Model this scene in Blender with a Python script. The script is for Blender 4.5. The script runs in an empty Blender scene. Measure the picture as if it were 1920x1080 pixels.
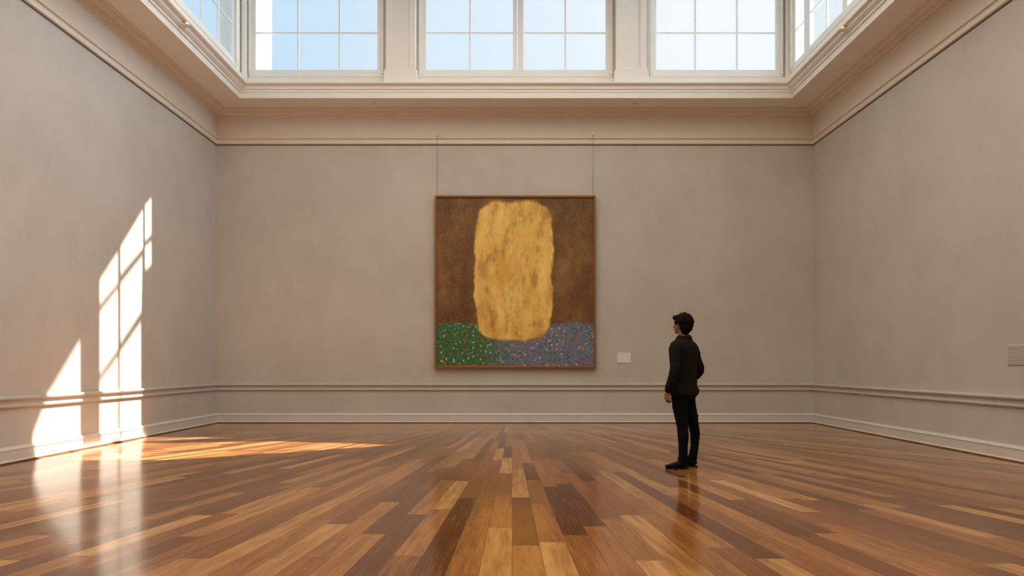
import bpy, bmesh, math, random
from mathutils import Vector, Matrix, geometry, noise
random.seed(7)
SC = bpy.context.scene
COL = SC.collection
PI = math.pi

# ------------------------------------------------------------------ room measures (metres)
F = 1280.0; EYE = 1.18; HY = 685.0
XL, XR, YB, YF = -6.06, 6.18, 13.985, -5.0
ZS = 6.37            # soffit
ZC = 9.6             # lantern ceiling
WY = 13.52           # back window plane
WL, WR = -5.30, 5.47 # side window planes

# ------------------------------------------------------------------ helpers
def link(name, bm, mat, parent=None, smooth=False):
    me = bpy.data.meshes.new(name)
    bmesh.ops.recalc_face_normals(bm, faces=bm.faces)
    bm.to_mesh(me); bm.free()
    o = bpy.data.objects.new(name, me)
    COL.objects.link(o)
    if mat: me.materials.append(mat)
    if parent: o.parent = parent
    if smooth:
        for p in me.polygons: p.use_smooth = True
    return o

def struct(o):
    o['kind'] = 'structure'; return o

def tag(o, label, cat, group=None):
    o['label'] = label; o['category'] = cat
    if group: o['group'] = group
    return o

def empty(name, loc, rz=0.0):
    o = bpy.data.objects.new(name, None); COL.objects.link(o)
    o.location = loc; o.rotation_euler = (0, 0, rz); o.empty_display_size = .1
    return o

def box(bm, x0, x1, y0, y1, z0, z1, bev=0.0):
    v = [bm.verts.new((x, y, z)) for x in (x0, x1) for y in (y0, y1) for z in (z0, z1)]
    fs = [(0,1,3,2),(4,6,7,5),(0,4,5,1),(2,3,7,6),(0,2,6,4),(1,5,7,3)]
    faces = [bm.faces.new([v[i] for i in f]) for f in fs]
    if bev:
        es = list({e for f in faces for e in f.edges})
        bmesh.ops.bevel(bm, geom=es, offset=bev, segments=2, affect='EDGES', profile=.5)
    return faces

def newbm(): return bmesh.new()

def sweepU(prof):
    """prof: closed list of (oL, oB, oR, z) or (o, z); swept along left, back and right wall with mitred corners"""
    bm = newbm(); rows = []
    pr = [p if len(p) == 4 else (p[0], p[0], p[0], p[1]) for p in prof]
    for k in range(4):
        r = []
        for oL, oB, oR, z in pr:
            if k == 0: c = (XL + oL, YF, z)
            elif k == 1: c = (XL + oL, YB - oB, z)
            elif k == 2: c = (XR - oR, YB - oB, z)
            else: c = (XR - oR, YF, z)
            r.append(bm.verts.new(c))
        rows.append(r)
    n = len(pr)
    for k in range(3):
        for i in range(n):
            bm.faces.new([rows[k][i], rows[k][(i+1) % n], rows[k+1][(i+1) % n], rows[k+1][i]])
    bm.faces.new(rows[0]); bm.faces.new(rows[3])
    return bm

def sweep_side(prof, side):
    """straight run of a moulding on one wall; prof (o, z)"""
    bm = newbm(); rows = []
    for k in range(2):
        r = []
        for o, z in prof:
            if side == 'left': c = (XL + o, YF if k == 0 else YB - o, z)
            elif side == 'right': c = (XR - o, YF if k == 0 else YB - o, z)
            else: c = (XL + o if k == 0 else XR - o, YB - o, z)
            r.append(bm.verts.new(c))
        rows.append(r)
    n = len(prof)
    for i in range(n):
        bm.faces.new([rows[0][i], rows[0][(i+1) % n], rows[1][(i+1) % n], rows[1][i]])
    bm.faces.new(rows[0]); bm.faces.new(rows[1])
    return bm

# ------------------------------------------------------------------ node helpers
class N:
    def __init__(s, name):
        s.m = bpy.data.materials.new(name); s.m.use_nodes = True
        s.t = s.m.node_tree; s.n = s.t.nodes; s.l = s.t.links
        s.b = s.n['Principled BSDF']; s.out = s.n['Material Output']
    def new(s, typ, **kw):
        n = s.n.new(typ)
        for k, v in kw.items(): setattr(n, k, v)
        return n
    def put(s, sock, v):
        if hasattr(v, 'is_linked') or isinstance(v, bpy.types.NodeSocket): s.l.new(v, sock)
        else: sock.default_value = v
    def math(s, op, a, b=None, c=None, clamp=False):
        n = s.new('ShaderNodeMath', operation=op); n.use_clamp = clamp
        s.put(n.inputs[0], a)
        if b is not None: s.put(n.inputs[1], b)
        if c is not None: s.put(n.inputs[2], c)
        return n.outputs[0]
    def mix(s, f, a, b, typ='MIX'):
        n = s.new('ShaderNodeMix', data_type='RGBA', blend_type=typ)
        s.put(n.inputs[0], f)
        s.put(n.inputs[6], (*a, 1) if isinstance(a, tuple) and len(a) == 3 else a)
        s.put(n.inputs[7], (*b, 1) if isinstance(b, tuple) and len(b) == 3 else b)
        return n.outputs[2]
    def coord(s, which='Object'):
        return s.new('ShaderNodeTexCoord').outputs[which]
    def mapping(s, v, scale=(1,1,1), loc=(0,0,0)):
        n = s.new('ShaderNodeMapping'); s.l.new(v, n.inputs[0])
        n.inputs['Scale'].default_value = scale; n.inputs['Location'].default_value = loc
        return n.outputs[0]
    def noise(s, v, scale, detail=4, rough=.55, col=False):
        n = s.new('ShaderNodeTexNoise'); s.l.new(v, n.inputs['Vector'])
        n.inputs['Scale'].default_value = scale; n.inputs['Detail'].default_value = detail
        n.inputs['Roughness'].default_value = rough
        return n.outputs['Color' if col else 'Fac']
    def ramp(s, f, stops, interp='LINEAR'):
        n = s.new('ShaderNodeValToRGB'); s.l.new(f, n.inputs[0]); n.color_ramp.interpolation = interp
        e = n.color_ramp.elements
        while len(e) < len(stops): e.new(.5)
        for i, (p, c) in enumerate(stops):
            e[i].position = p; e[i].color = (*c, 1) if len(c) == 3 else c
        return n.outputs[0]
    def smooth(s, v, lo, hi):
        n = s.new('ShaderNodeMapRange', interpolation_type='SMOOTHSTEP')
        s.put(n.inputs[0], v); n.inputs[1].default_value = lo; n.inputs[2].default_value = hi
        return n.outputs[0]
    def bump(s, h, strength=.2, dist=.01):
        n = s.new('ShaderNodeBump'); s.l.new(h, n.inputs['Height'])
        n.inputs['Strength'].default_value = strength; n.inputs['Distance'].default_value = dist
        s.l.new(n.outputs[0], s.b.inputs['Normal'])
    def set(s, rough=.5, metal=0, col=None, spec=.5):
        s.b.inputs['Roughness'].default_value = rough; s.b.inputs['Metallic'].default_value = metal
        s.b.inputs['Specular IOR Level'].default_value = spec
        if col is not None: s.put(s.b.inputs['Base Color'], (*col, 1) if isinstance(col, tuple) else col)
        return s.m

def mat_plaster(name, c1, c2, c3):
    n = N(name); co = n.coord()
    a = n.noise(n.mapping(co, (1, 1, .8)), .9, 7, .62)
    b = n.noise(n.mapping(co, (1, 1, .5)), 3.6, 6, .62)
    c = n.noise(co, 45, 3, .6)
    col = n.mix(n.smooth(a, .35, .68), c1, c2)
    col = n.mix(n.math('MULTIPLY', n.smooth(b, .45, .75), .4), col, c3)
    n.set(.75, 0, col, .3)
    n.bump(n.math('ADD', n.math('MULTIPLY', b, .6), n.math('MULTIPLY', c, .25)), .12, .01)
    return n.m

def mat_paint(name, c, rough=.45, var=.06):
    n = N(name); co = n.coord()
    a = n.noise(co, 3.0, 4)
    d = tuple(x * (1 - var * 2) for x in c)
    n.set(rough, 0, n.mix(n.smooth(a, .3, .7), c, d), .4)
    n.bump(n.noise(co, 60, 2), .04, .003)
    return n.m

def mat_plain(name, c, rough=.5, metal=0, spec=.5, scale=30, var=.15, bump=.1):
    n = N(name); co = n.coord()
    a = n.noise(co, scale, 4)
    d = tuple(x * (1 - var) for x in c)
    n.set(rough, metal, n.mix(a, c, d), spec)
    if bump: n.bump(a, bump, .004)
    return n.m

def mat_floor():
    n = N('oiled_board_floor')
    co = n.coord()
    sep = n.new('ShaderNodeSeparateXYZ'); n.l.new(co, sep.inputs[0])
    X, Y = sep.outputs[0], sep.outputs[1]
    # boards laid as a gentle fan: each board tapers towards the far wall
    R0 = 17.2
    den = n.math('SUBTRACT', R0, Y)
    u = n.math('DIVIDE', X, den)
    r = n.math('DIVIDE', u, .0142)
    row = n.math('FLOOR', r); fr = n.math('SUBTRACT', r, row)
    w1 = n.new('ShaderNodeTexWhiteNoise', noise_dimensions='1D'); n.l.new(row, w1.inputs['W'])
    ln = n.math('MULTIPLY_ADD', w1.outputs['Value'], .9, 1.1)
    v = n.math('DIVIDE', n.math('ADD', n.math('MULTIPLY_ADD', w1.outputs['Value'], 7.3, 40.0), Y), ln)
    colr = n.math('FLOOR', v); fc = n.math('SUBTRACT', v, colr)
    cmb = n.new('ShaderNodeCombineXYZ'); n.l.new(row, cmb.inputs[0]); n.l.new(colr, cmb.inputs[1])
    w2 = n.new('ShaderNodeTexWhiteNoise', noise_dimensions='2D'); n.l.new(cmb.outputs[0], w2.inputs['Vector'])
    rnd = w2.outputs['Value']
    s2 = n.new('ShaderNodeSeparateColor'); n.l.new(w2.outputs['Color'], s2.inputs[0])
    base = n.ramp(rnd, [(0.0, (.075, .021, .006)), (.24, (.17, .052, .013)), (.5, (.30, .108, .029)),
                        (.78, (.40, .165, .048)), (1.0, (.60, .30, .10))])
    # grain along the board
    gv = n.new('ShaderNodeCombineXYZ')
    n.l.new(n.math('MULTIPLY', r, 1.6), gv.inputs[0])
    n.l.new(n.math('MULTIPLY', Y, .9), gv.inputs[1])
    n.l.new(n.math('MULTIPLY', rnd, 60), gv.inputs[2])
    g1 = n.noise(gv.outputs[0], 1.7, 5, .6)
    gv2 = n.new('ShaderNodeCombineXYZ')
    n.l.new(n.math('MULTIPLY', r, 9), gv2.inputs[0])
    n.l.new(n.math('MULTIPLY', Y, 1.3), gv2.inputs[1])
    n.l.new(n.math('MULTIPLY', rnd, 60), gv2.inputs[2])
    g2 = n.noise(gv2.outputs[0], 2.0, 4, .6)
    c = n.mix(n.math('MULTIPLY', n.smooth(g1, .35, .7), .55), base, (.12, .034, .009))
    c = n.mix(n.math('MULTIPLY', n.smooth(g2, .45, .8), .35), c, (.58, .26, .08))
    # knots
    vor = n.new('ShaderNodeTexVoronoi'); n.l.new(n.mapping(co, (1.6, .9, 1)), vor.inputs['Vector']); vor.inputs['Scale'].default_value = .9
    c = n.mix(n.math('SUBTRACT', 1.0, n.smooth(vor.outputs['Distance'], .015, .06)), c, (.05, .02, .01))
    # joints
    e1 = n.math('MINIMUM', fr, n.math('SUBTRACT', 1.0, fr))
    e2 = n.math('MULTIPLY', n.math('MINIMUM', fc, n.math('SUBTRACT', 1.0, fc)), 8.0)
    e = n.smooth(n.math('MINIMUM', e1, e2), .004, .022)
    c = n.mix(n.math('MULTIPLY', n.math('SUBTRACT', 1.0, e), .6), c, (.06, .022, .01))
    big = n.noise(co, .5, 3)
    rough = n.math('MULTIPLY_ADD', g1, .10, n.math('MULTIPLY_ADD', big, .10, FLOOR_ROUGH))
    n.set(.2, 0, c, .34)
    n.l.new(rough, n.b.inputs['Roughness'])
    n.b.inputs['Coat Weight'].default_value = .12
    n.b.inputs['Coat Roughness'].default_value = .06
    h = n.math('ADD', n.math('MULTIPLY', e, .5), n.math('ADD', n.math('MULTIPLY', n.noise(co, 1.4, 3), 1.2), n.math('MULTIPLY', g2, .12)))
    n.bump(h, .05, .005)
    return n.m
FLOOR_ROUGH = .06

def mat_glass(name):
    n = N(name)
    n.n.remove(n.b)
    tr = n.new('ShaderNodeBsdfTransparent'); tr.inputs[0].default_value = (.97, .985, .99, 1)
    gl = n.new('ShaderNodeBsdfGlossy'); gl.inputs['Roughness'].default_value = .02
    lw = n.new('ShaderNodeFresnel'); lw.inputs[0].default_value = 1.25
    mx = n.new('ShaderNodeMixShader')
    n.l.new(n.math('MULTIPLY', lw.outputs[0], .25), mx.inputs[0]); n.l.new(tr.outputs[0], mx.inputs[1]); n.l.new(gl.outputs[0], mx.inputs[2])
    n.l.new(mx.outputs[0], n.out.inputs[0])
    return n.m

def mat_painting():
    """plain generic abstract: soft gold field over mottled brown, speckled meadow-coloured band below"""
    n = N('abstract_canvas_paint'); co = n.coord()
    sep = n.new('ShaderNodeSeparateXYZ'); n.l.new(co, sep.inputs[0])
    x, z = sep.outputs[0], sep.outputs[2]      # metres from the canvas centre
    a = n.noise(n.mapping(co, (1, 1, .6)), 1.6, 7, .7)
    b = n.noise(co, 22, 5, .75)
    ground = n.ramp(a, [(.30, (.075, .030, .010)), (.5, (.17, .075, .020)), (.72, (.30, .150, .040))])
    ground = n.mix(n.math('MULTIPLY', n.smooth(b, .5, .72), .55), ground, (.42, .22, .06))
    # gold field: broad upright block with worked edge
    wob = n.math('MULTIPLY', n.math('SUBTRACT', n.noise(co, 2.3, 5, .6), .5), .22)
    hw = n.math('ADD', n.math('ABSOLUTE', n.math('ADD', x, .03)), wob)
    hz = n.math('ADD', n.math('ABSOLUTE', n.math('SUBTRACT', z, .22)), wob)
    pn4 = n.math('ADD', n.math('POWER', n.math('DIVIDE', hw, .80), 5.0), n.math('POWER', n.math('DIVIDE', hz, 1.42), 5.0))
    m = n.math('SUBTRACT', 1.0, n.smooth(pn4, .82, 1.15))
    g = n.noise(n.mapping(co, (1.3, 1, .5)), 2.2, 6, .65)
    gold = n.ramp(g, [(.28, (.44, .20, .025)), (.48, (.76, .42, .07)), (.7, (1.0, .68, .17))])
    vo = n.new('ShaderNodeTexVoronoi', feature='F1', distance='CHEBYCHEV'); n.l.new(n.mapping(co, (1.2, 1, .8)), vo.inputs['Vector']); vo.inputs['Scale'].default_value = 7
    sc = n.new('ShaderNodeSeparateColor'); n.l.new(vo.outputs['Color'], sc.inputs[0])
    gold = n.mix(n.math('MULTIPLY', sc.outputs[0], .35), gold, (.98, .72, .26))
    gold = n.mix(n.math('MULTIPLY', n.smooth(n.noise(n.mapping(co, (1, 1, .5)), 4, 5, .65), .50, .66), .55), gold, (.34, .15, .03))
    c = n.mix(m, ground, gold)
    # speckled band
    vd = n.new('ShaderNodeTexVoronoi'); n.l.new(co, vd.inputs['Vector']); vd.inputs['Scale'].default_value = 20
    s3 = n.new('ShaderNodeSeparateColor'); n.l.new(vd.outputs['Color'], s3.inputs[0])
    dots = n.ramp(s3.outputs[0], [(0, (.02, .10, .05)), (.25, (.06, .20, .09)), (.45, (.50, .26, .06)), (.6, (.10, .20, .38)), (.75, (.45, .06, .05)), (.9, (.55, .52, .45))], 'CONSTANT')
    side = n.smooth(n.math('ADD', x, n.math('MULTIPLY', wob, 2.0)), -.75, .1)
    field = n.mix(side, (.035, .13, .035), (.13, .17, .27))
    field = n.mix(n.math('MULTIPLY', n.smooth(b, .45, .7), .5), field, n.mix(side, (.16, .28, .06), (.48, .30, .10)))
    dm = n.math('SUBTRACT', 1.0, n.smooth(vd.outputs['Distance'], .35, .5))
    band = n.mix(n.math('MULTIPLY', dm, .8), field, dots)
    zz = n.math('ADD', z, n.math('MULTIPLY', wob, 1.4))
    bm_ = n.math('SUBTRACT', 1.0, n.smooth(zz, -.90, -.82))
    c = n.mix(n.math('MULTIPLY', bm_, n.math('SUBTRACT', 1.0, m)), c, band)
    n.set(.5, 0, c, .35)
    n.bump(b, .25, .006)
    return n.m

M = {}
M['wall'] = mat_plaster('greige_plaster', (.57, .515, .445), (.52, .465, .395), (.60, .55, .48))
M['trim'] = mat_paint('cream_trim_paint', (.80, .70, .575), .5, .02)
M['skirting'] = mat_paint('skirting_paint', (.70, .625, .54), .5, .02)
M['white'] = mat_paint('white_trim_paint', (.90, .84, .745), .45, .015)
M['sash'] = mat_paint('white_sash_paint', (.90, .875, .82), .35, .01)
M['floor'] = mat_floor()
M['glass'] = mat_glass('clear_window_glass')
M['ceil'] = mat_paint('ceiling_paint', (.80, .76, .70))
M['canvas'] = mat_painting()
M['frame'] = mat_plain('gilded_wood', (.36, .15, .04), .35, .3, .5, 18, .35)
M['card'] = mat_plain('pale_card', (.80, .74, .66), .6, 0, .3, 40, .05, .02)
M['ink'] = mat_plain('grey_print', (.30, .27, .24), .7, 0, .2)
M['wire'] = mat_plain('steel_wire', (.22, .20, .18), .4, .6)
M['brass'] = mat_plain('polished_brass', (.95, .82, .62), .25, .5)
M['pale'] = mat_plain('pale_enamel', (.88, .84, .76), .3)
M['skin'] = mat_plain('skin', (.30, .135, .075), .5, 0, .4, 60, .1, .03)
M['jacket'] = mat_plain('dark_olive_cloth', (.012, .011, .006), .92, 0, .12, 240, .3, .3)
M['trouser'] = mat_plain('black_denim', (.004, .004, .005), .9, 0, .12, 260, .2, .2)
M['shoe'] = mat_plain('black_leather', (.004, .0035, .003), .7, 0, .15, 40, .2, .1)
M['sole'] = mat_plain('dark_rubber', (.008, .007, .006), .8, 0, .2)
M['hair'] = mat_plain('dark_brown_hair', (.012, .005, .003), .85, 0, .12, 120, .4, .5)
M['eye'] = mat_plain('eye_white', (.6, .57, .53), .2, 0, .5, 20, .02, 0)

# ------------------------------------------------------------------ floor, walls
bm = newbm(); box(bm, XL-.3, XR+.3, YF-.3, YB+.3, -.12, 0)
struct(link('floor', bm, M['floor']))
bm = newbm(); box(bm, XL-.15, XL, YF, YB, 0, ZS+.12); struct(link('wall_left', bm, M['wall']))
bm = newbm(); box(bm, XR, XR+.15, YF, YB, 0, ZS+.12); struct(link('wall_right', bm, M['wall']))
bm = newbm(); box(bm, XL-.15, XR+.15, YB, YB+.15, 0, ZS+.12); struct(link('wall_back', bm, M['wall']))
bm = newbm(); box(bm, XL-.15, XR+.15, YF-.15, YF, 0, ZC); struct(link('wall_front', bm, M['wall']))

base = [(-.01, 0), (.045, 0), (.045, .025), (.03, .035), (.03, .15), (.036, .155), (.036, .168), (.024, .178), (.018, .195), (-.01, .2)]
for s in ('left', 'back', 'right'):
    struct(link('baseboard_' + s, sweep_side(base, s), M['skirting']))
shoe = [(.044, 0), (.062, 0), (.058, .014), (.044, .018)]
M['shoemould'] = mat_plain('dark_stained_quarter_round', (.16, .06, .022), .4, 0, .4, 20, .3)
struct(link('trim_1', sweepU(shoe), M['shoemould']))
chair = [(-.01, .66), (.012, .66), (.030, .672), (.034, .69), (.018, .705), (.018, .75), (.026, .757), (.05, .768), (.055, .785), (.05, .797), (.01, .805), (-.01, .805)]
struct(link('trim_2', sweepU(chair), M['wall']))
rail = [(-.01, 5.70), (.02, 5.70), (.038, 5.712), (.038, 5.765), (.022, 5.775), (.022, 5.80), (.055, 5.812), (.06, 5.835), (.045, 5.85), (-.01, 5.855)]
struct(link('trim_3', sweepU(rail), M['trim']))
M['railshade'] = mat_plain('painted_shade_line', (.13, .095, .07), .5, .3, .4, 10, .1, 0)  # dark colour painted in for the shadow gap under the picture rail
struct(link('trim_12', sweepU([(-.01, 5.686), (.012, 5.686), (.012, 5.6985), (-.01, 5.6985)]), M['railshade']))
frz = [(-.01, 5.85), (.012, 5.85), (.012, 6.26), (-.01, 6.26)]
struct(link('trim_4', sweepU(frz), M['trim']))
cor = [(-.01, 6.235), (.02, 6.235), (.035, 6.25), (.035, 6.272), (.07, 6.28), (.10, 6.295), (.115, 6.312), (.115, 6.322),
       (.17, 6.328), (.205, 6.338), (.225, 6.352), (.225, 6.36), (.29, 6.362), (.30, 6.375), (.30, 6.40), (-.01, 6.40)]
cb = sweepU(cor)
# carved egg beads along the side runs
for sx in (-1, 1):
    y = 2.5
    while y < YB - .35:
        xx = (XL + .095) if sx < 0 else (XR - .095)
        mt = Matrix.Translation((xx, y, 6.292)) @ Matrix.Diagonal((.020, .030, .020, 1))
        bmesh.ops.create_icosphere(cb, subdivisions=1, radius=1, matrix=mt)
        y += .085
struct(link('trim_5', cb, M['trim']))

# soffit slab, fascia and window ledge (one ring)
sof = [(0, 0, 0, ZS), (.775, .725, .74, ZS), (.775, .725, .74, 6.475), (.80, .735, .765, 6.485), (.80, .735, .765, 6.52), (.83, .75, .79, 6.535),
       (.86, .755, .82, 6.56), (.865, .76, .83, 6.60), (.93, .80, .88, 6.615), (.94, .815, .885, 6.63), (.94, .815, .885, 6.65), (.90, .79, .86, 6.66),
       (.70, .40, .66, 6.68), (0, 0, 0, 6.68)]
struct(link('trim_6', sweepU(sof), M['white']))

# ------------------------------------------------------------------ lantern walls
ZG0, ZG1 = 7.03, 9.25       # glass
def lantern_back():
    bm = newbm()
    y0, y1 = WY + .04, WY + .30
    box(bm, WL-.3, WR+.3, WY-.02, y1, 6.60, 6.88)
    box(bm, WL-.3, WR+.3, y0, y1, 9.30, ZC)
    for a, b in ((WL-.3, -5.22), (-2.56, -1.84), (1.98, 2.72), (5.36, WR+.3)):
        box(bm, a, b, y0, y1, 6.88, 9.30)
    return bm
struct(link('wall_upper_back', lantern_back(), M['white']))

def lantern_side(x, sgn, holes):
    bm = newbm()
    a, b = sorted((x + sgn*.04, x + sgn*.30))
    a2, b2 = sorted((x - sgn*.02, x + sgn*.30))
    ye = WY + .30
    box(bm, a2, b2, YF, ye, 6.60, 6.88)
    box(bm, a, b, YF, ye, 9.30, ZC)
    y = YF
    for h0, h1 in holes:
        box(bm, a, b, y, h0, 6.88, 9.30); y = h1
    box(bm, a, b, y, ye, 6.88, 9.30)
    return bm
LH = [(-3.2, -.4), (.4, 3.2), (3.85, 6.65), (7.3, 9.58), (10.23, 13.08)]
RH = [(-3.2, -.4), (.4, 3.2), (3.85, 6.65), (7.2, 9.7), (10.35, 13.3)]
struct(link('wall_upper_left', lantern_side(WL, -1, LH), M['white']))
struct(link('wall_upper_right', lantern_side(WR, 1, RH), M['white']))

# windows: built in a local frame, u along the wall, w out of the room
WN = [0]
def window(T, u0, u1, bars, mullions, zb, label_pos):
    """T maps (u, w, z) to world. u0,u1 outer frame; bars thin verticals; mullions (a,b) thick posts"""
    WN[0] += 1
    def B(bm, ua, ub, wa, wb, za, zb_):
        p, q = T(ua, wa, za), T(ub, wb, zb_)
        box(bm, min(p[0], q[0]), max(p[0], q[0]), min(p[1], q[1]), max(p[1], q[1]), za, zb_)
    f = newbm()
    st = .085
    B(f, u0, u1, -.03, .05, 6.88, 6.93)                       # sill board
    B(f, u0, u0+st*.55, -.05, .08, 6.93, 9.33); B(f, u1-st*.55, u1, -.05, .08, 6.93, 9.33)
    B(f, u0, u1, -.05, .08, 9.27, 9.36)
    fr = struct(link('window_%d' % WN[0], f, M['white']))
    s = newbm()
    B(s, u0+.045, u1-.045, -.005, .045, 6.93, ZG0)            # bottom rail
    B(s, u0+.045, u0+.125, 0, .05, ZG0, ZG1); B(s, u1-.125, u1-.045, 0, .05, ZG0, ZG1)
    B(s, u0+.045, u1-.045, 0, .05, ZG1, 9.27)
    for a, b in mullions: B(s, a, b, -.02, .05, 6.93, 9.27)
    link('window_sash', s, M['sash'], fr)
    g = newbm()
    for b in bars: B(g, b-.014, b+.014, .005, .04, ZG0, ZG1)
    for z in zb:
        B(g, u0+.12, u1-.12, .008, .037, z-.012, z+.012)
    link('glazing_bar', g, M['sash'], fr)
    p = newbm(); q = [p.verts.new(T(a, .023, b)) for a, b in ((u0+.12, ZG0-.01), (u1-.12, ZG0-.01), (u1-.12, ZG1+.01), (u0+.12, ZG1+.01))]; p.faces.new(q)
    link('window_pane', p, M['glass'], fr)
    return fr
Tb = lambda u, w, z: (u, WY + w, z)
Tl = lambda u, w, z: (WL - w, u, z)
Tr = lambda u, w, z: (WR + w, u, z)
zb = (7.77, 8.51)
window(Tb, -5.20, -2.54, (-4.24, -3.42), (), zb, '')
window(Tb, -1.82, 1.98, (-.833, 1.055), ((.02, .10), (.115, .225)), zb, '')
window(Tb, 2.73, 5.35, (3.63, 4.46), (), zb, '')
for k, (h0, h1) in enumerate(LH):
    w = h1 - h0
    bars = (12.35, 11.69, 11.03) if k == 4 else (h0 + w*.25, h0 + w*.5, h0 + w*.75)
    window(Tl, h0, h1, bars, (), (7.68, 8.45), '')
for k, (h0, h1) in enumerate(RH):
    w = h1 - h0
    if k == 4: window(Tr, h0, h1, (11.88,), ((12.50, 12.74), (11.10, 11.25)), (7.64, 8.4), '')
    else: window(Tr, h0, h1, (h0 + w*.25, h0 + w*.75), ((h0 + w*.5 - .06, h0 + w*.5 + .06),), (7.64, 8.4), '')

# pilasters between the back windows
def pilaster(n, x0, x1, y):
    bm = newbm()
    box(bm, x0, x1, y-.06, WY+.1, 6.66, 6.94, .008)            # plinth
    box(bm, x0+.02, x1-.02, y-.045, WY+.1, 6.94, 6.97, .006)
    box(bm, x0+.035, x1-.035, y, WY+.1, 6.97, 9.5)             # shaft
    a, b = x0+.035, x1-.035
    for p, q in ((a, a+.12), (b-.12, b)): box(bm, p, q, y-.022, y+.01, 6.97, 9.5, .006)
    box(bm, a+.12, b-.12, y-.022, y+.01, 6.97, 7.02, .006)
    return struct(link('trim_%d' % n, bm, M['white']))
pilaster(7, -2.50, -1.85, 13.36)
pilaster(8, 2.00, 2.66, 13.36)
def corner_post(n, x0, x1, y0, y1):
    bm = newbm()
    box(bm, x0, x1, y0, y1, 6.66, 9.55, .012)
    return struct(link('trim_%d' % n, bm, M['white']))
corner_post(9, WL-.02, WL+.07, WY-.11, WY+.05)
corner_post(10, WR-.07, WR+.02, WY-.11, WY+.05)

# white corner pier of the roof outside, seen through the glass
bm = newbm(); box(bm, -5.84, -5.20, 13.92, 14.80, 6.7, 9.5, .02)
struct(link('trim_11', bm, M['sash']))

# ------------------------------------------------------------------ ceiling with added openings that shape the sun, overhang added to block it
SA, SB = .55, -.10      # sun: metres of x and y gained per metre of height
def wallpt(px, py):
    d = F * (-XL) / (960 - px); return (XL, d, EYE + (HY - py) / F * d)
def floorpt(px, py):
    d = F * EYE / (py - HY); return ((px - 960) / F * d, d, 0.0)
def up(p):
    h = ZC - p[2]; return (p[0] + h*SA, p[1] + h*SB)
WP = [
 [(187,524),(221,472),(221,532),(187,572)],
 [(226,462),(268,392),(268,466),(226,516)],
 [(272,384),(284,370),(284,440),(272,453)],
 [(272,462),(284,452),(284,496),(272,508)],
 [(187,584),(221,541),(221,656),(187,703)],
 [(226,531),(267,479),(265,585),(226,644)],
]
holes = [[up(wallpt(*p)) for p in poly] for poly in WP]  # unseen openings, projected back from the wanted sun patches
# lower lights run on from the wall to the floor: a corner keeps its y on the wall
def wy(px): return F * (-XL) / (960 - px)
def ub(y, x=XL): return up((x, y, 0.0))
holes.append([up(wallpt(187,714)), up(wallpt(221,668)), ub(wy(221)), ub(wy(187))])
holes.append([up(wallpt(225,660)), up(wallpt(264,603)), ub(wy(264)), ub(wy(225))])
holes.append([up(wallpt(62,815)), up(wallpt(90,739)), up(wallpt(150,637)), ub(wy(150)), ub(wy(62))])
e = .004
holes.append([ub(8.66, XL+e), ub(8.52, -5.45), ub(8.50, -4.30), ub(9.44, -2.75), ub(9.30, -6.0+e), ub(9.27, XL+e)])
holes.append([ub(9.33, XL+e), ub(9.50, -2.66), ub(10.12, -1.72), ub(10.62, -3.7), ub(10.25, XL+e)])
holes.append([ub(10.48, XL+e), ub(11.16, -4.45), ub(11.22, XL+e)])

def inside(p, poly):
    c = False; n = len(poly)
    for i in range(n):
        (x1, y1), (x2, y2) = poly[i], poly[(i+1) % n]
        if (y1 > p[1]) != (y2 > p[1]) and p[0] < (x2-x1)*(p[1]-y1)/(y2-y1) + x1: c = not c
    return c
RX0, RX1, RY0, RY1 = WL-.7, WR+1.9, YF-.3, WY+.75  # wide right overhang added out of view, keeps sun off the right windows
outer = [(RX0, RY0), (RX1, RY0), (RX1, RY1), (RX0, RY1)]
pts = []; edges = []
for poly in [outer] + holes:
    s = len(pts)
    pts += [Vector(p) for p in poly]
    edges += [(s+i, s+(i+1) % len(poly)) for i in range(len(poly))]
vs, _, fs, *_ = geometry.delaunay_2d_cdt(pts, edges, [], 0, 1e-5)
bm = newbm()
bv = [bm.verts.new((v.x, v.y, ZC)) for v in vs]
for f in fs:
    c = sum((vs[i] for i in f), Vector((0, 0))) / len(f)
    if not any(inside(c, h) for h in holes): bm.faces.new([bv[i] for i in f])
ceil = struct(link('ceiling', bm, M['ceil']))
sm = ceil.modifiers.new('thick', 'SOLIDIFY'); sm.thickness = .03; sm.offset = 0

# ------------------------------------------------------------------ painting
PW, PH = 3.30, 3.52
px0, px1 = (815-960)/F*13.93, (1117-960)/F*13.93
pz0, pz1 = EYE + (HY-690)/F*13.93, EYE + (HY-367)/F*13.93
pc = ((px0+px1)/2, YB-.03, (pz0+pz1)/2); hw, hh = (px1-px0)/2, (pz1-pz0)/2
pt = empty('painting', pc)
tag(pt, 'large square gold and brown abstract painting in a thin wooden frame on the back wall', 'painting')
bm = newbm(); box(bm, -hw+.03, hw-.03, -.045, -.010, -hh+.03, hh-.03)
link('canvas', bm, M['canvas'], pt)
bm = newbm(); t = .042
box(bm, -hw, -hw+t, -.075, .0, -hh, hh, .006); box(bm, hw-t, hw, -.075, .0, -hh, hh, .006)
box(bm, -hw+t, hw-t, -.075, .0, hh-t, hh, .006); box(bm, -hw+t, hw-t, -.075, .0, -hh, -hh+t, .006)
link('frame', bm, M['frame'], pt)

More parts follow.
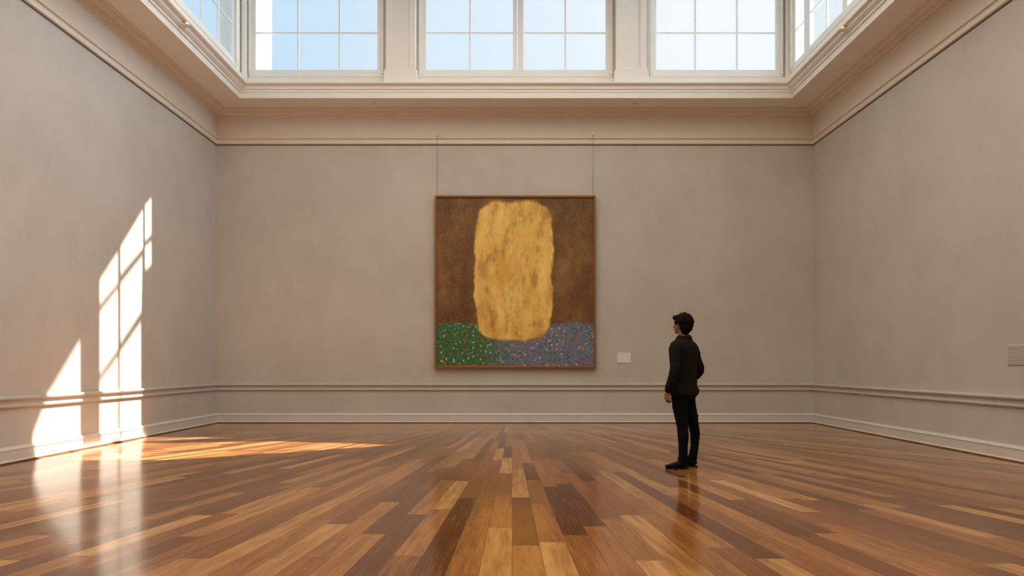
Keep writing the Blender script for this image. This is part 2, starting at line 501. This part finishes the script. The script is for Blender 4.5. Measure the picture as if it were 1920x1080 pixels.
for px, word in ((820, 'first'), (1112, 'second')):
    x = (px-960)/F*13.93
    bm = newbm()
    bmesh.ops.create_cone(bm, segments=8, radius1=.0045, radius2=.0045, depth=5.86-pz1, matrix=Matrix.Translation((x, YB-.068, (5.86+pz1)/2)))
    box(bm, x-.010, x+.010, YB-.075, YB-.03, 5.855, 5.868)
    o = link('hanging_wire', bm, M['wire'])
    tag(o, ('thin grey wire from the picture rail to the %s top corner of the large painting' % ('left' if px < 900 else 'right')), 'wire')

# ------------------------------------------------------------------ wall label and ribbed panel
c = ((1170-960)/F*YB, YB-.006, EYE + (HY-671)/F*YB)
lb = empty('wall_label', c); tag(lb, 'small blank-looking pale caption card on the back wall beside the painting', 'label')
bm = newbm(); box(bm, -.14, .14, -.008, .006, -.105, .105, .003); link('card', bm, M['card'], lb)
y0p, y1p = 8.02, F*XR/(1890-960)
zc0, zc1 = 1.18, 1.435
pn = empty('wall_panel', (XR, (y0p+y1p)/2, (zc0+zc1)/2)); tag(pn, 'pale ribbed panel with fine horizontal lines on the right wall', 'panel')
hwp = (y1p-y0p)/2; hzp = (zc1-zc0)/2
bm = newbm(); box(bm, -.010, 0, -hwp, hwp, -hzp, hzp, .003); link('board', bm, M['wall'], pn)
for k in range(11):
    z = -hzp + .02 + k*(2*hzp-.04)/10
    bm = newbm(); box(bm, -.0155, -.009, -hwp+.012, hwp-.012, z-.0065, z+.0065, .002); link('rib', bm, M['wall'], pn)

# ------------------------------------------------------------------ small fittings
def fitting(px, py, kind, label):
    d = F*(ZS-EYE)/(HY-py); x = (px-960)/F*d
    r = empty('soffit_fitting', (x, d, ZS)); tag(r, label, 'fitting', None)
    bm = newbm(); bmesh.ops.create_cone(bm, cap_ends=True, segments=20, radius1=.024, radius2=.032, depth=.012, matrix=Matrix.Translation((0, 0, -.006)))
    link('plate', bm, M['pale'], r, True)
    bm = newbm()
    if kind == 'hook':
        bmesh.ops.create_cone(bm, cap_ends=True, segments=10, radius1=.009, radius2=.009, depth=.06, matrix=Matrix.Translation((0, 0, -.04)))
        bmesh.ops.create_icosphere(bm, subdivisions=2, radius=.022, matrix=Matrix.Translation((0, 0, -.078)))
        link('drop', bm, M['pale'], r, True)
    elif kind == 'disc':
        bmesh.ops.create_cone(bm, cap_ends=True, segments=24, radius1=.05, radius2=.06, depth=.014, matrix=Matrix.Translation((0, 0, -.018)))
        link('rim', bm, M['pale'], r, True)
    else:
        bmesh.ops.create_cone(bm, cap_ends=True, segments=12, radius1=.008, radius2=.022, depth=.045, matrix=Matrix.Translation((0, 0, -.034)))
        link('nozzle', bm, M['pale'], r, True)
fitting(702, 193, 'hook', 'pale drop-shaped fitting hanging from the soffit below the leftmost back window')
fitting(1190, 195, 'disc', 'flat pale disc fitting on the soffit, nearer the room centre than the pointed one')
fitting(1250, 195, 'nozzle', 'pointed pale nozzle fitting on the soffit, the one nearest the right corner')

def bracket(x, y, z, s, label):
    r = empty('metal_bracket', (x, y, z)); tag(r, label, 'bracket')
    bm = newbm(); box(bm, -.016 if s > 0 else -.008, .008 if s > 0 else .016, -.06, .06, -.04, .04, .004)
    link('plate', bm, M['brass'], r)
    bm = newbm()
    bmesh.ops.create_cone(bm, cap_ends=True, segments=14, radius1=.045, radius2=.028, depth=.09, matrix=Matrix.Translation((s*.05, -.01, .0)) @ Matrix.Rotation(s*PI/2.6, 4, 'Y'))
    bmesh.ops.create_icosphere(bm, subdivisions=2, radius=.02, matrix=Matrix.Translation((s*.02, 0, -.005)))
    link('cup', bm, M['brass'], r, True)
bracket(XL+.86, 10.8, 6.57, 1, 'small shiny brass bracket on the white moulding under the left-hand windows')
bracket(XR-.82, 10.95, 6.575, -1, 'small shiny brass bracket on the cream moulding under the right-hand windows')

# ------------------------------------------------------------------ the person
def ringloft(bm, rings, seg=28, n=2.3):
    """rings: (cx, cy, z, rx, ry[, yaw]) horizontal superellipses from bottom to top"""
    rows = []
    for r in rings:
        cx, cy, z, rx, ry = r[:5]; yaw = r[5] if len(r) > 5 else 0
        row = []
        for i in range(seg):
            t = 2*PI*i/seg; c, s = math.cos(t), math.sin(t)
            x = rx*math.copysign(abs(c)**(2/n), c); y = ry*math.copysign(abs(s)**(2/n), s)
            row.append(bm.verts.new((cx + x*math.cos(yaw) - y*math.sin(yaw), cy + x*math.sin(yaw) + y*math.cos(yaw), z)))
        rows.append(row)
    for a, b in zip(rows, rows[1:]):
        for i in range(seg): bm.faces.new([a[i], a[(i+1) % seg], b[(i+1) % seg], b[i]])
    bm.faces.new(rows[0][::-1]); bm.faces.new(rows[-1])

def limb(bm, pts, seg=18, side=Vector((1, 0, 0))):
    """pts: (x,y,z, r1[, r2]) tapered closed tube with rounded ends; r1 across 'side', r2 the other way"""
    P = [Vector(p[:3]) for p in pts]; R = [(p[3], p[4] if len(p) > 4 else p[3]) for p in pts]
    # resample with catmull-rom
    Q, S = [], []
    for i in range(len(P)-1):
        p0, p1, p2, p3 = P[max(i-1, 0)], P[i], P[i+1], P[min(i+2, len(P)-1)]
        for k in range(4):
            t = k/4
            Q.append(.5*((2*p1) + (p2-p0)*t + (2*p0-5*p1+4*p2-p3)*t*t + (3*p1-p0-3*p2+p3)*t**3))
            S.append((R[i][0]*(1-t)+R[i+1][0]*t, R[i][1]*(1-t)+R[i+1][1]*t))
    Q.append(P[-1]); S.append(R[-1])
    d0 = (Q[0]-Q[1]).normalized(); d1 = (Q[-1]-Q[-2]).normalized()
    Qs = [Q[0]+d0*S[0][0]*.75, Q[0]+d0*S[0][0]*.5] + Q + [Q[-1]+d1*S[-1][0]*.5, Q[-1]+d1*S[-1][0]*.75]
    k1, k2 = .35, .78
    Ss = [(S[0][0]*k1, S[0][1]*k1), (S[0][0]*k2, S[0][1]*k2)] + S + [(S[-1][0]*k2, S[-1][1]*k2), (S[-1][0]*k1, S[-1][1]*k1)]
    rows = []
    for i, q in enumerate(Qs):
        t = (Qs[min(i+1, len(Qs)-1)] - Qs[max(i-1, 0)]).normalized()
        a = (side - t*side.dot(t)).normalized(); b = t.cross(a)
        rows.append([bm.verts.new(q + a*Ss[i][0]*math.cos(2*PI*j/seg) + b*Ss[i][1]*math.sin(2*PI*j/seg)) for j in range(seg)])
    for a, b in zip(rows, rows[1:]):
        for i in range(seg): bm.faces.new([a[i], a[(i+1) % seg], b[(i+1) % seg], b[i]])
    bm.faces.new(rows[0][::-1]); bm.faces.new(rows[-1])

def ell(bm, c, r, rot=None, sub=3):
    m = Matrix.Translation(c) @ (rot.to_4x4() if rot else Matrix.Identity(4)) @ Matrix.Diagonal((*r, 1))
    bmesh.ops.create_icosphere(bm, subdivisions=sub, radius=1, matrix=m)

def remesh(o, vox, smooth=3, fac=.5):
    m = o.modifiers.new('join', 'REMESH'); m.mode = 'VOXEL'; m.voxel_size = vox; m.use_smooth_shade = True
    s = o.modifiers.new('soften', 'SMOOTH'); s.iterations = smooth; s.factor = fac
    return o

def wrinkle(o, strength, size, axis_scale=None):
    t = bpy.data.textures.new(o.name + '_folds', 'CLOUDS'); t.noise_scale = size; t.noise_depth = 2
    d = o.modifiers.new('folds', 'DISPLACE'); d.texture = t; d.strength = strength; d.mid_level = .5; d.texture_coords = 'LOCAL'

A = math.radians(45)
person = empty('person', (1.965, 7.83, 0), A)
tag(person, 'person with curly dark hair, dark olive jacket and black trousers, facing the large painting', 'person')
# local frame: +y is where the chest faces, +x is the person's right
SH = Vector((.038, -.038, 0))      # feet sit slightly behind the pelvis
HY_ = -.06                           # extra turn of the head to the left
Hc = Vector((-.004, .018, 1.648))

# body: one continuous mesh
bm = newbm()
ringloft(bm, [(0, 0, .84, .14, .095), (0, 0, .95, .155, .10), (0, -.005, 1.08, .135, .09), (0, 0, 1.22, .14, .09), (0, 0, 1.34, .145, .09), (0, 0, 1.41, .12, .075), (0, 0, 1.475, .08, .06), (0, .0, 1.50, .058, .056)])
limb(bm, [(0, -.005, 1.44, .058), (0, .0, 1.52, .056), (0, .012, 1.60, .056)])
limb(bm, [(-.078, 0, .88, .072), (-.080+SH.x*.4, SH.y*.3, .66, .052), (-.102+SH.x, .012+SH.y, .49, .040), (-.110+SH.x, SH.y-.004, .34, .028), (-.106+SH.x, SH.y, .10, .028)])
limb(bm, [(.078, 0, .88, .072), (.092+SH.x*.4, SH.y*.4, .66, .052), (.116+SH.x, .004+SH.y, .49, .040), (.129+SH.x, SH.y-.012, .34, .028), (.120+SH.x, SH.y+.004, .10, .028)])
Lsh, Lel, Lwr = Vector((-.160, 0, 1.385)), Vector((-.232, -.035, 1.14)), Vector((-.245, .045, .885))
Rsh, Rel, Rwr = Vector((.160, 0, 1.385)), Vector((.262, -.045, 1.14)), Vector((.20, .115, .93))
for a, b, c in ((Lsh, Lel, Lwr), (Rsh, Rel, Rwr)):
    limb(bm, [(*a, .042), (*(a*.5+b*.5), .034), (*b, .027), (*(b*.6+c*.4), .026), (*c, .022, .019)])
def hand(bm, w, down, fwd, pal, s=1.0, curl=.5, tside=1):
    """w wrist; down = along the fingers; fwd = towards the thumb; pal = palm normal"""
    dn, fw, pn_ = down.normalized(), fwd.normalized(), pal.normalized()
    rot = Matrix((fw, pn_, dn)).transposed()
    c = w + dn*.048*s
    limb(bm, [(*(w+dn*.0), .024*s, .018*s), (*(w+dn*.03*s), .034*s, .015*s), (*(w+dn*.078*s), .039*s, .013*s)], 16, fw)
    for k, (off, ln, r) in enumerate(((.029, .070, .0088), (.010, .078, .009), (-.010, .073, .0086), (-.028, .058, .0078))):
        p0 = w + dn*.078*s + fw*off*s
        cu = curl*(1 + .12*k)
        d1 = (dn*math.cos(cu*.45) + pn_*math.sin(cu*.45)); d2 = (dn*math.cos(cu*1.1) + pn_*math.sin(cu*1.1)); d3 = (dn*math.cos(cu*1.6) + pn_*math.sin(cu*1.6))
        p1 = p0 + d1*ln*.45*s; p2 = p1 + d2*ln*.32*s; p3 = p2 + d3*ln*.23*s
        limb(bm, [(*(p0-dn*.02), r), (*p0, r), (*p1, r*.95), (*p2, r*.88), (*p3, r*.75)], 10, fw)
    t0 = w + dn*.022*s + fw*.022*s
    t1 = t0 + (dn*.6 + fw*.65 + pn_*.35).normalized()*.040*s
    t2 = t1 + (dn*.9 + fw*.25 + pn_*.30).normalized()*.030*s
    t3 = t2 + (dn*1 + fw*.0 + pn_*.30).normalized()*.022*s
    limb(bm, [(*t0, .014), (*t1, .0105), (*t2, .0098), (*t3, .008)], 10, pn_)
hand(bm, Lwr, Vector((.0, .10, -1)), Vector((.15, 1, .1)), Vector((1, -.12, .0)), 1.0, .75)
hand(bm, Rwr, Vector((-.45, .10, -.7)), Vector((.1, .8, .3)), Vector((-.6, -.6, .2)), .95, .6)
# head
hr = Matrix.Rotation(HY_, 3, 'Z') @ Matrix.Rotation(math.radians(5), 3, 'X')
def H(x, y, z): return Hc + hr @ Vector((x, y, z))
ell(bm, H(0, -.012, .025), (.074, .094, .088), hr)
ell(bm, H(0, .022, -.035), (.058, .068, .080), hr)
ell(bm, H(0, .058, -.088), (.030, .026, .024), hr, 2)      # chin
ell(bm, H(0, .078, .012), (.050, .018, .018), hr, 2)       # brow
ell(bm, H(.033, .066, -.028), (.022, .020, .022), hr, 2); ell(bm, H(-.033, .066, -.028), (.022, .020, .022), hr, 2)
limb(bm, [(*H(0, .084, .004), .008), (*H(0, .098, -.018), .010), (*H(0, .107, -.032), .0125)], 10)   # nose
ell(bm, H(.012, .094, -.036), (.009, .009, .007), hr, 2); ell(bm, H(-.012, .094, -.036), (.009, .009, .007), hr, 2)
ell(bm, H(0, .087, -.057), (.022, .010, .0055), hr, 2); ell(bm, H(0, .084, -.066), (.019, .011, .0065), hr, 2)
for s in (-1, 1):                                           # ears
    ell(bm, H(s*.076, -.008, -.012), (.009, .019, .031), hr @ Matrix.Rotation(-s*.3, 3, 'Z'), 2)
    ell(bm, H(s*.077, -.002, -.036), (.007, .010, .012), hr, 2)
body = link('body', bm, M['skin'], person)
remesh(body, .0042, 3)
for s in (-1, 1):
    bm = newbm(); ell(bm, H(s*.031, .0745, -.005), (.0115, .0115, .0085), hr, 3); ey = link('eye', bm, M['eye'], person, True)
    bm = newbm(); ell(bm, H(s*.031, .0832, -.005), (.0055, .0035, .0055), hr, 2); link('iris', bm, M['hair'], ey, True)

# hair: shell plus curls
bm = newbm()
ell(bm, H(0, -.020, .038), (.088, .108, .090), hr, 3)
ell(bm, H(0, -.056, -.022), (.076, .068, .076), hr, 3)
ell(bm, H(0, -.056, -.070), (.060, .046, .054), hr, 3)
ell(bm, H(-.004, .050, .072), (.070, .050, .038), hr, 3)       # fringe
rnd = random.Random(3)
for i in range(230):
    th = rnd.uniform(0, 2*PI); ph = math.acos(rnd.uniform(-.75, 1))
    d = Vector((math.sin(ph)*math.cos(th), math.sin(ph)*math.sin(th), math.cos(ph)))
    if d.z < .35 and d.y > .30: continue
    if d.z < -.15 and d.y > -.05: continue
    p = Vector((d.x*.090, -.022 + d.y*.108, .036 + d.z*.094))
    if d.z < 0: p = Vector((d.x*.083, -.034 + d.y*.092, .03 + d.z*.125))
    r = rnd.uniform(.010, .018)
    tg = d.cross(Vector((rnd.uniform(-1, 1), rnd.uniform(-1, 1), rnd.uniform(-1, 1)))).normalized()
    bt = d.cross(tg)
    pp = []
    for k in range(5):
        a = k*1.15
        q = p + tg*(math.cos(a)*.014) + bt*(math.sin(a)*.014) + d*(.004 + .003*k*(i % 3 == 0)) - Vector((0, 0, .004*k))
        pp.append((*H(*q), r*(.62 - .09*k)))
    limb(bm, pp, 8)
for (x, y, z, r) in ((.074, -.082, -.028, .019), (.068, -.092, -.005, .02), (-.06, -.08, -.05, .018), (.05, -.09, -.055, .018), (-.082, -.03, .02, .02), (.086, -.045, .03, .02), (.02, .094, .082, .017), (-.03, .09, .085, .018), (-.055, .075, .07, .017), (0, -.03, .128, .02), (.04, .02, .122, .018)):
    ell(bm, H(x, y, z), (r, r, r), None, 2)
hair = link('hair', bm, M['hair'], person)
remesh(hair, .0042, 1, .4)

# jacket
bm = newbm()
ringloft(bm, [(.006, -.006, .838, .186, .138), (.006, -.006, .86, .189, .141), (0, 0, .96, .182, .136), (0, -.002, 1.08, .172, .128), (0, -.004, 1.20, .178, .130), (0, -.006, 1.32, .186, .132),
              (0, -.008, 1.40, .190, .126), (0, -.008, 1.44, .168, .106), (0, -.006, 1.475, .118, .086), (0, -.002, 1.50, .074, .070), (0, .0, 1.51, .066, .066)], 36, 2.4)
limb(bm, [(-.160, -.004, 1.40, .066, .070), (-.202, -.008, 1.36, .064, .068), (-.222, -.022, 1.25, .058, .062), (-.240, -.038, 1.13, .055, .058), (-.248, -.010, 1.02, .052, .054), (-.250, .030, .925, .044, .046), (-.248, .038, .90, .041, .043)])
limb(bm, [(.160, -.004, 1.40, .066, .070), (.205, -.010, 1.36, .064, .068), (.235, -.028, 1.25, .058, .062), (.266, -.048, 1.12, .055, .058), (.245, .020, 1.03, .052, .054), (.214, .082, .965, .047, .049), (.205, .10, .95, .044, .045)])
# cloth bunched at the elbows and cuffs
for c, r in (((-.268, -.055, 1.115), .030), ((-.272, -.035, 1.01), .026), ((-.262, .002, .975), .032), ((.292, -.060, 1.10), .030), ((.285, -.035, 1.06), .028)):
    ell(bm, Vector(c), (r, r*1.1, r*.7), None, 2)
# skirt of the jacket kicks out behind on the right
ell(bm, Vector((.12, -.070, .885)), (.065, .055, .07), None, 3)
jk = link('jacket', bm, M['jacket'], person)
remesh(jk, .006, 4); wrinkle(jk, .022, .11)
# stand-up collar
bm = newbm(); seg = 40; rows = []
for (z, rx, ry, dz) in ((1.478, .084, .078, 0), (1.500, .080, .076, .004), (1.515, .074, .072, .006), (1.523, .078, .076, .006), (1.515, .086, .083, .004), (1.500, .097, .092, 0), (1.482, .100, .094, 0), (1.470, .094, .088, 0)):
    rows.append([bm.verts.new((rx*math.cos(t)*(1+.03*math.sin(5*t)), -.004 + ry*math.sin(t), z - .022*max(0, math.sin(t)) + dz*math.sin(3*t))) for t in (2*PI*i/seg for i in range(seg))])
n = len(rows)
for k in range(n):
    a, b = rows[k], rows[(k+1) % n]
    for i in range(seg): bm.faces.new([a[i], a[(i+1) % seg], b[(i+1) % seg], b[i]])
link('collar', bm, M['jacket'], jk, True)

# trousers
bm = newbm()
ringloft(bm, [(.008, -.008, .78, .150, .100), (.005, -.004, .84, .160, .108), (0, 0, .93, .160, .105), (0, 0, 1.0, .150, .10)], 32, 2.4)
sx, sy = SH.x, SH.y
limb(bm, [(-.080, 0, .84, .092, .100), (-.080+sx*.3, .0, .72, .084, .092), (-.088+sx*.6, .010+sy*.6, .60, .073, .080), (-.102+sx, .012+sy, .49, .058, .066), (-.110+sx, -.004+sy, .37, .055, .062), (-.110+sx, sy-.004, .24, .048, .054), (-.106+sx, sy, .13, .047, .053), (-.100+sx, sy+.006, .095, .054, .060)])
limb(bm, [(.080, 0, .84, .092, .100), (.086+sx*.3, .0, .72, .084, .092), (.100+sx*.6, sy*.6-.004, .60, .073, .080), (.120+sx, .0+sy, .49, .058, .062), (.130+sx, -.014+sy, .38, .052, .056), (.130+sx, sy-.010, .25, .045, .048), (.118+sx, sy+.004, .13, .047, .053), (.116+sx, sy+.010, .095, .050, .056)])
for c, r in (((-.100+sx, sy-.035, .50), .035), ((-.10+sx, sy+.02, .12), .048), ((.108+sx, sy+.02, .115), .048), ((.13+sx*.5, sy-.035, .60), .036), ((.125+sx, sy-.03, .43), .036)):
    ell(bm, Vector(c), (r, r, r*.6), None, 2)
tr = link('trousers', bm, M['trouser'], person)
remesh(tr, .006, 4); wrinkle(tr, .012, .08)

# shoes
def shoe(ax, ay, yaw):
    d = Vector((-math.sin(yaw), math.cos(yaw), 0)); s_ = Vector((math.cos(yaw), math.sin(yaw), 0))
    o = Vector((ax, ay, 0))
    def P(a, b, z): return o + d*a + s_*b + Vector((0, 0, z))
    bm = newbm()
    limb(bm, [(*P(-.030, 0, .056), .036, .034), (*P(.02, 0, .060), .040, .040), (*P(.08, 0, .048), .042, .030), (*P(.135, 0, .038), .043, .022), (*P(.168, 0, .034), .034, .017)], 20, s_)
    limb(bm, [(*P(-.006, 0, .06), .042), (*P(-.004, 0, .115), .045)], 18, s_)
    sh = link('shoe', bm, M['shoe'], person); remesh(sh, .005, 3)
    bm = newbm(); rows = []
    for z in (.0, .020):
        row = []
        for i in range(36):
            t = 2*PI*i/36; c, s = math.cos(t), math.sin(t)
            w = .046*(1 - .16*math.cos(t*2 + .2)) if c > 0 else .040
            row.append(bm.verts.new(P(.060 + .128*c, w*s*(1-.10*(c < -.2)), z)))
        rows.append(row)
    for i in range(36): bm.faces.new([rows[0][i], rows[0][(i+1) % 36], rows[1][(i+1) % 36], rows[1][i]])
    bm.faces.new(rows[0][::-1]); bm.faces.new(rows[1])
    link('sole', bm, M['sole'], sh, False)
    bm = newbm()
    for k in range(4):
        a = .045 + .022*k; z = .094 - .0105*k
        limb(bm, [(*P(a, -.022, z-.012), .003), (*P(a+.004, 0, z), .003), (*P(a, .022, z-.012), .003)], 6, d)
    link('laces', bm, M['sole'], sh, True)
shoe(-.106+sx, sy+.01, math.radians(40))
shoe(.116+sx, sy+.014, math.radians(4))

# ------------------------------------------------------------------ sun, sky, added ceiling fill lamp
sun = bpy.data.lights.new('sun', 'SUN'); sun.energy = 18.0; sun.angle = math.radians(.45); sun.color = (1.0, .96, .90)
so = bpy.data.objects.new('sun', sun); COL.objects.link(so)
so.rotation_euler = Vector((SA, SB, 1)).to_track_quat('Z', 'Y').to_euler()

def area(name, loc, rot, sx, sy, power, col):
    l = bpy.data.lights.new(name, 'AREA'); l.shape = 'RECTANGLE'; l.size = sx; l.size_y = sy; l.energy = power; l.color = col
    o = bpy.data.objects.new(name, l); COL.objects.link(o); o.location = loc; o.rotation_euler = rot
    return o
area('added_ceiling_fill', (0, 4.0, ZC-.10), (0, 0, 0), 8.4, 13.0, 710, (1.0, .88, .73)).data.spread = math.radians(165)  # added lamp above the view, lifts the overall room light

w = bpy.data.worlds.new('sky'); SC.world = w; w.use_nodes = True
nt = w.node_tree; nn = nt.nodes; ll = nt.links
bg = nn['Background']
tc = nn.new('ShaderNodeTexCoord'); sp = nn.new('ShaderNodeSeparateXYZ'); ll.new(tc.outputs['Generated'], sp.inputs[0])
mr = nn.new('ShaderNodeMapRange'); mr.interpolation_type = 'SMOOTHSTEP'
ll.new(sp.outputs[0], mr.inputs[0]); mr.inputs[1].default_value = -.45; mr.inputs[2].default_value = .32
nz = nn.new('ShaderNodeTexNoise'); mp = nn.new('ShaderNodeMapping'); mp.inputs['Scale'].default_value = (1, 1, 2.2)
ll.new(tc.outputs['Generated'], mp.inputs[0]); ll.new(mp.outputs[0], nz.inputs['Vector']); nz.inputs['Scale'].default_value = 3.0; nz.inputs['Detail'].default_value = 6
ad = nn.new('ShaderNodeMath'); ad.operation = 'MULTIPLY_ADD'; ll.new(nz.outputs['Fac'], ad.inputs[0]); ad.inputs[1].default_value = .5; ll.new(mr.outputs[0], ad.inputs[2])
sb = nn.new('ShaderNodeMath'); sb.operation = 'SUBTRACT'; sb.use_clamp = True; ll.new(ad.outputs[0], sb.inputs[0]); sb.inputs[1].default_value = .22
mx = nn.new('ShaderNodeMix'); mx.data_type = 'RGBA'; ll.new(sb.outputs[0], mx.inputs[0])
mx.inputs[6].default_value = (.56, .76, .96, 1); mx.inputs[7].default_value = (.93, .98, 1.0, 1)
# a little brighter towards the zenith
zr = nn.new('ShaderNodeMapRange'); ll.new(sp.outputs[2], zr.inputs[0]); zr.inputs[1].default_value = .5; zr.inputs[2].default_value = .95; zr.inputs[3].default_value = 1.0; zr.inputs[4].default_value = 2.2
sg = nn.new('ShaderNodeMapRange'); sg.interpolation_type = 'SMOOTHSTEP'; ll.new(sp.outputs[0], sg.inputs[0]); sg.inputs[1].default_value = .45; sg.inputs[2].default_value = .9; sg.inputs[3].default_value = 1.0; sg.inputs[4].default_value = 5.8
mu = nn.new('ShaderNodeMath'); mu.operation = 'MULTIPLY'; ll.new(zr.outputs[0], mu.inputs[0]); ll.new(sg.outputs[0], mu.inputs[1])
m2 = nn.new('ShaderNodeMix'); m2.data_type = 'RGBA'; s3_ = nn.new('ShaderNodeMapRange'); ll.new(sp.outputs[0], s3_.inputs[0]); s3_.inputs[1].default_value = .45; s3_.inputs[2].default_value = .6
ll.new(s3_.outputs[0], m2.inputs[0]); ll.new(mx.outputs[2], m2.inputs[6]); m2.inputs[7].default_value = (.62, .81, 1.0, 1)
ll.new(m2.outputs[2], bg.inputs[0]); ll.new(mu.outputs[0], bg.inputs[1])

# ------------------------------------------------------------------ camera
cam = bpy.data.cameras.new('camera'); cam.sensor_width = 36; cam.lens = 24
cam.shift_y = (HY - 540)/1920
co = bpy.data.objects.new('camera', cam); COL.objects.link(co)
co.location = (0, 0, EYE); co.rotation_euler = (PI/2, 0, 0)
SC.camera = co
vs_ = SC.view_settings
vs_.view_transform = 'Standard'; vs_.look = 'None'; vs_.exposure = 0; vs_.gamma = 1; vs_.use_curve_mapping = False
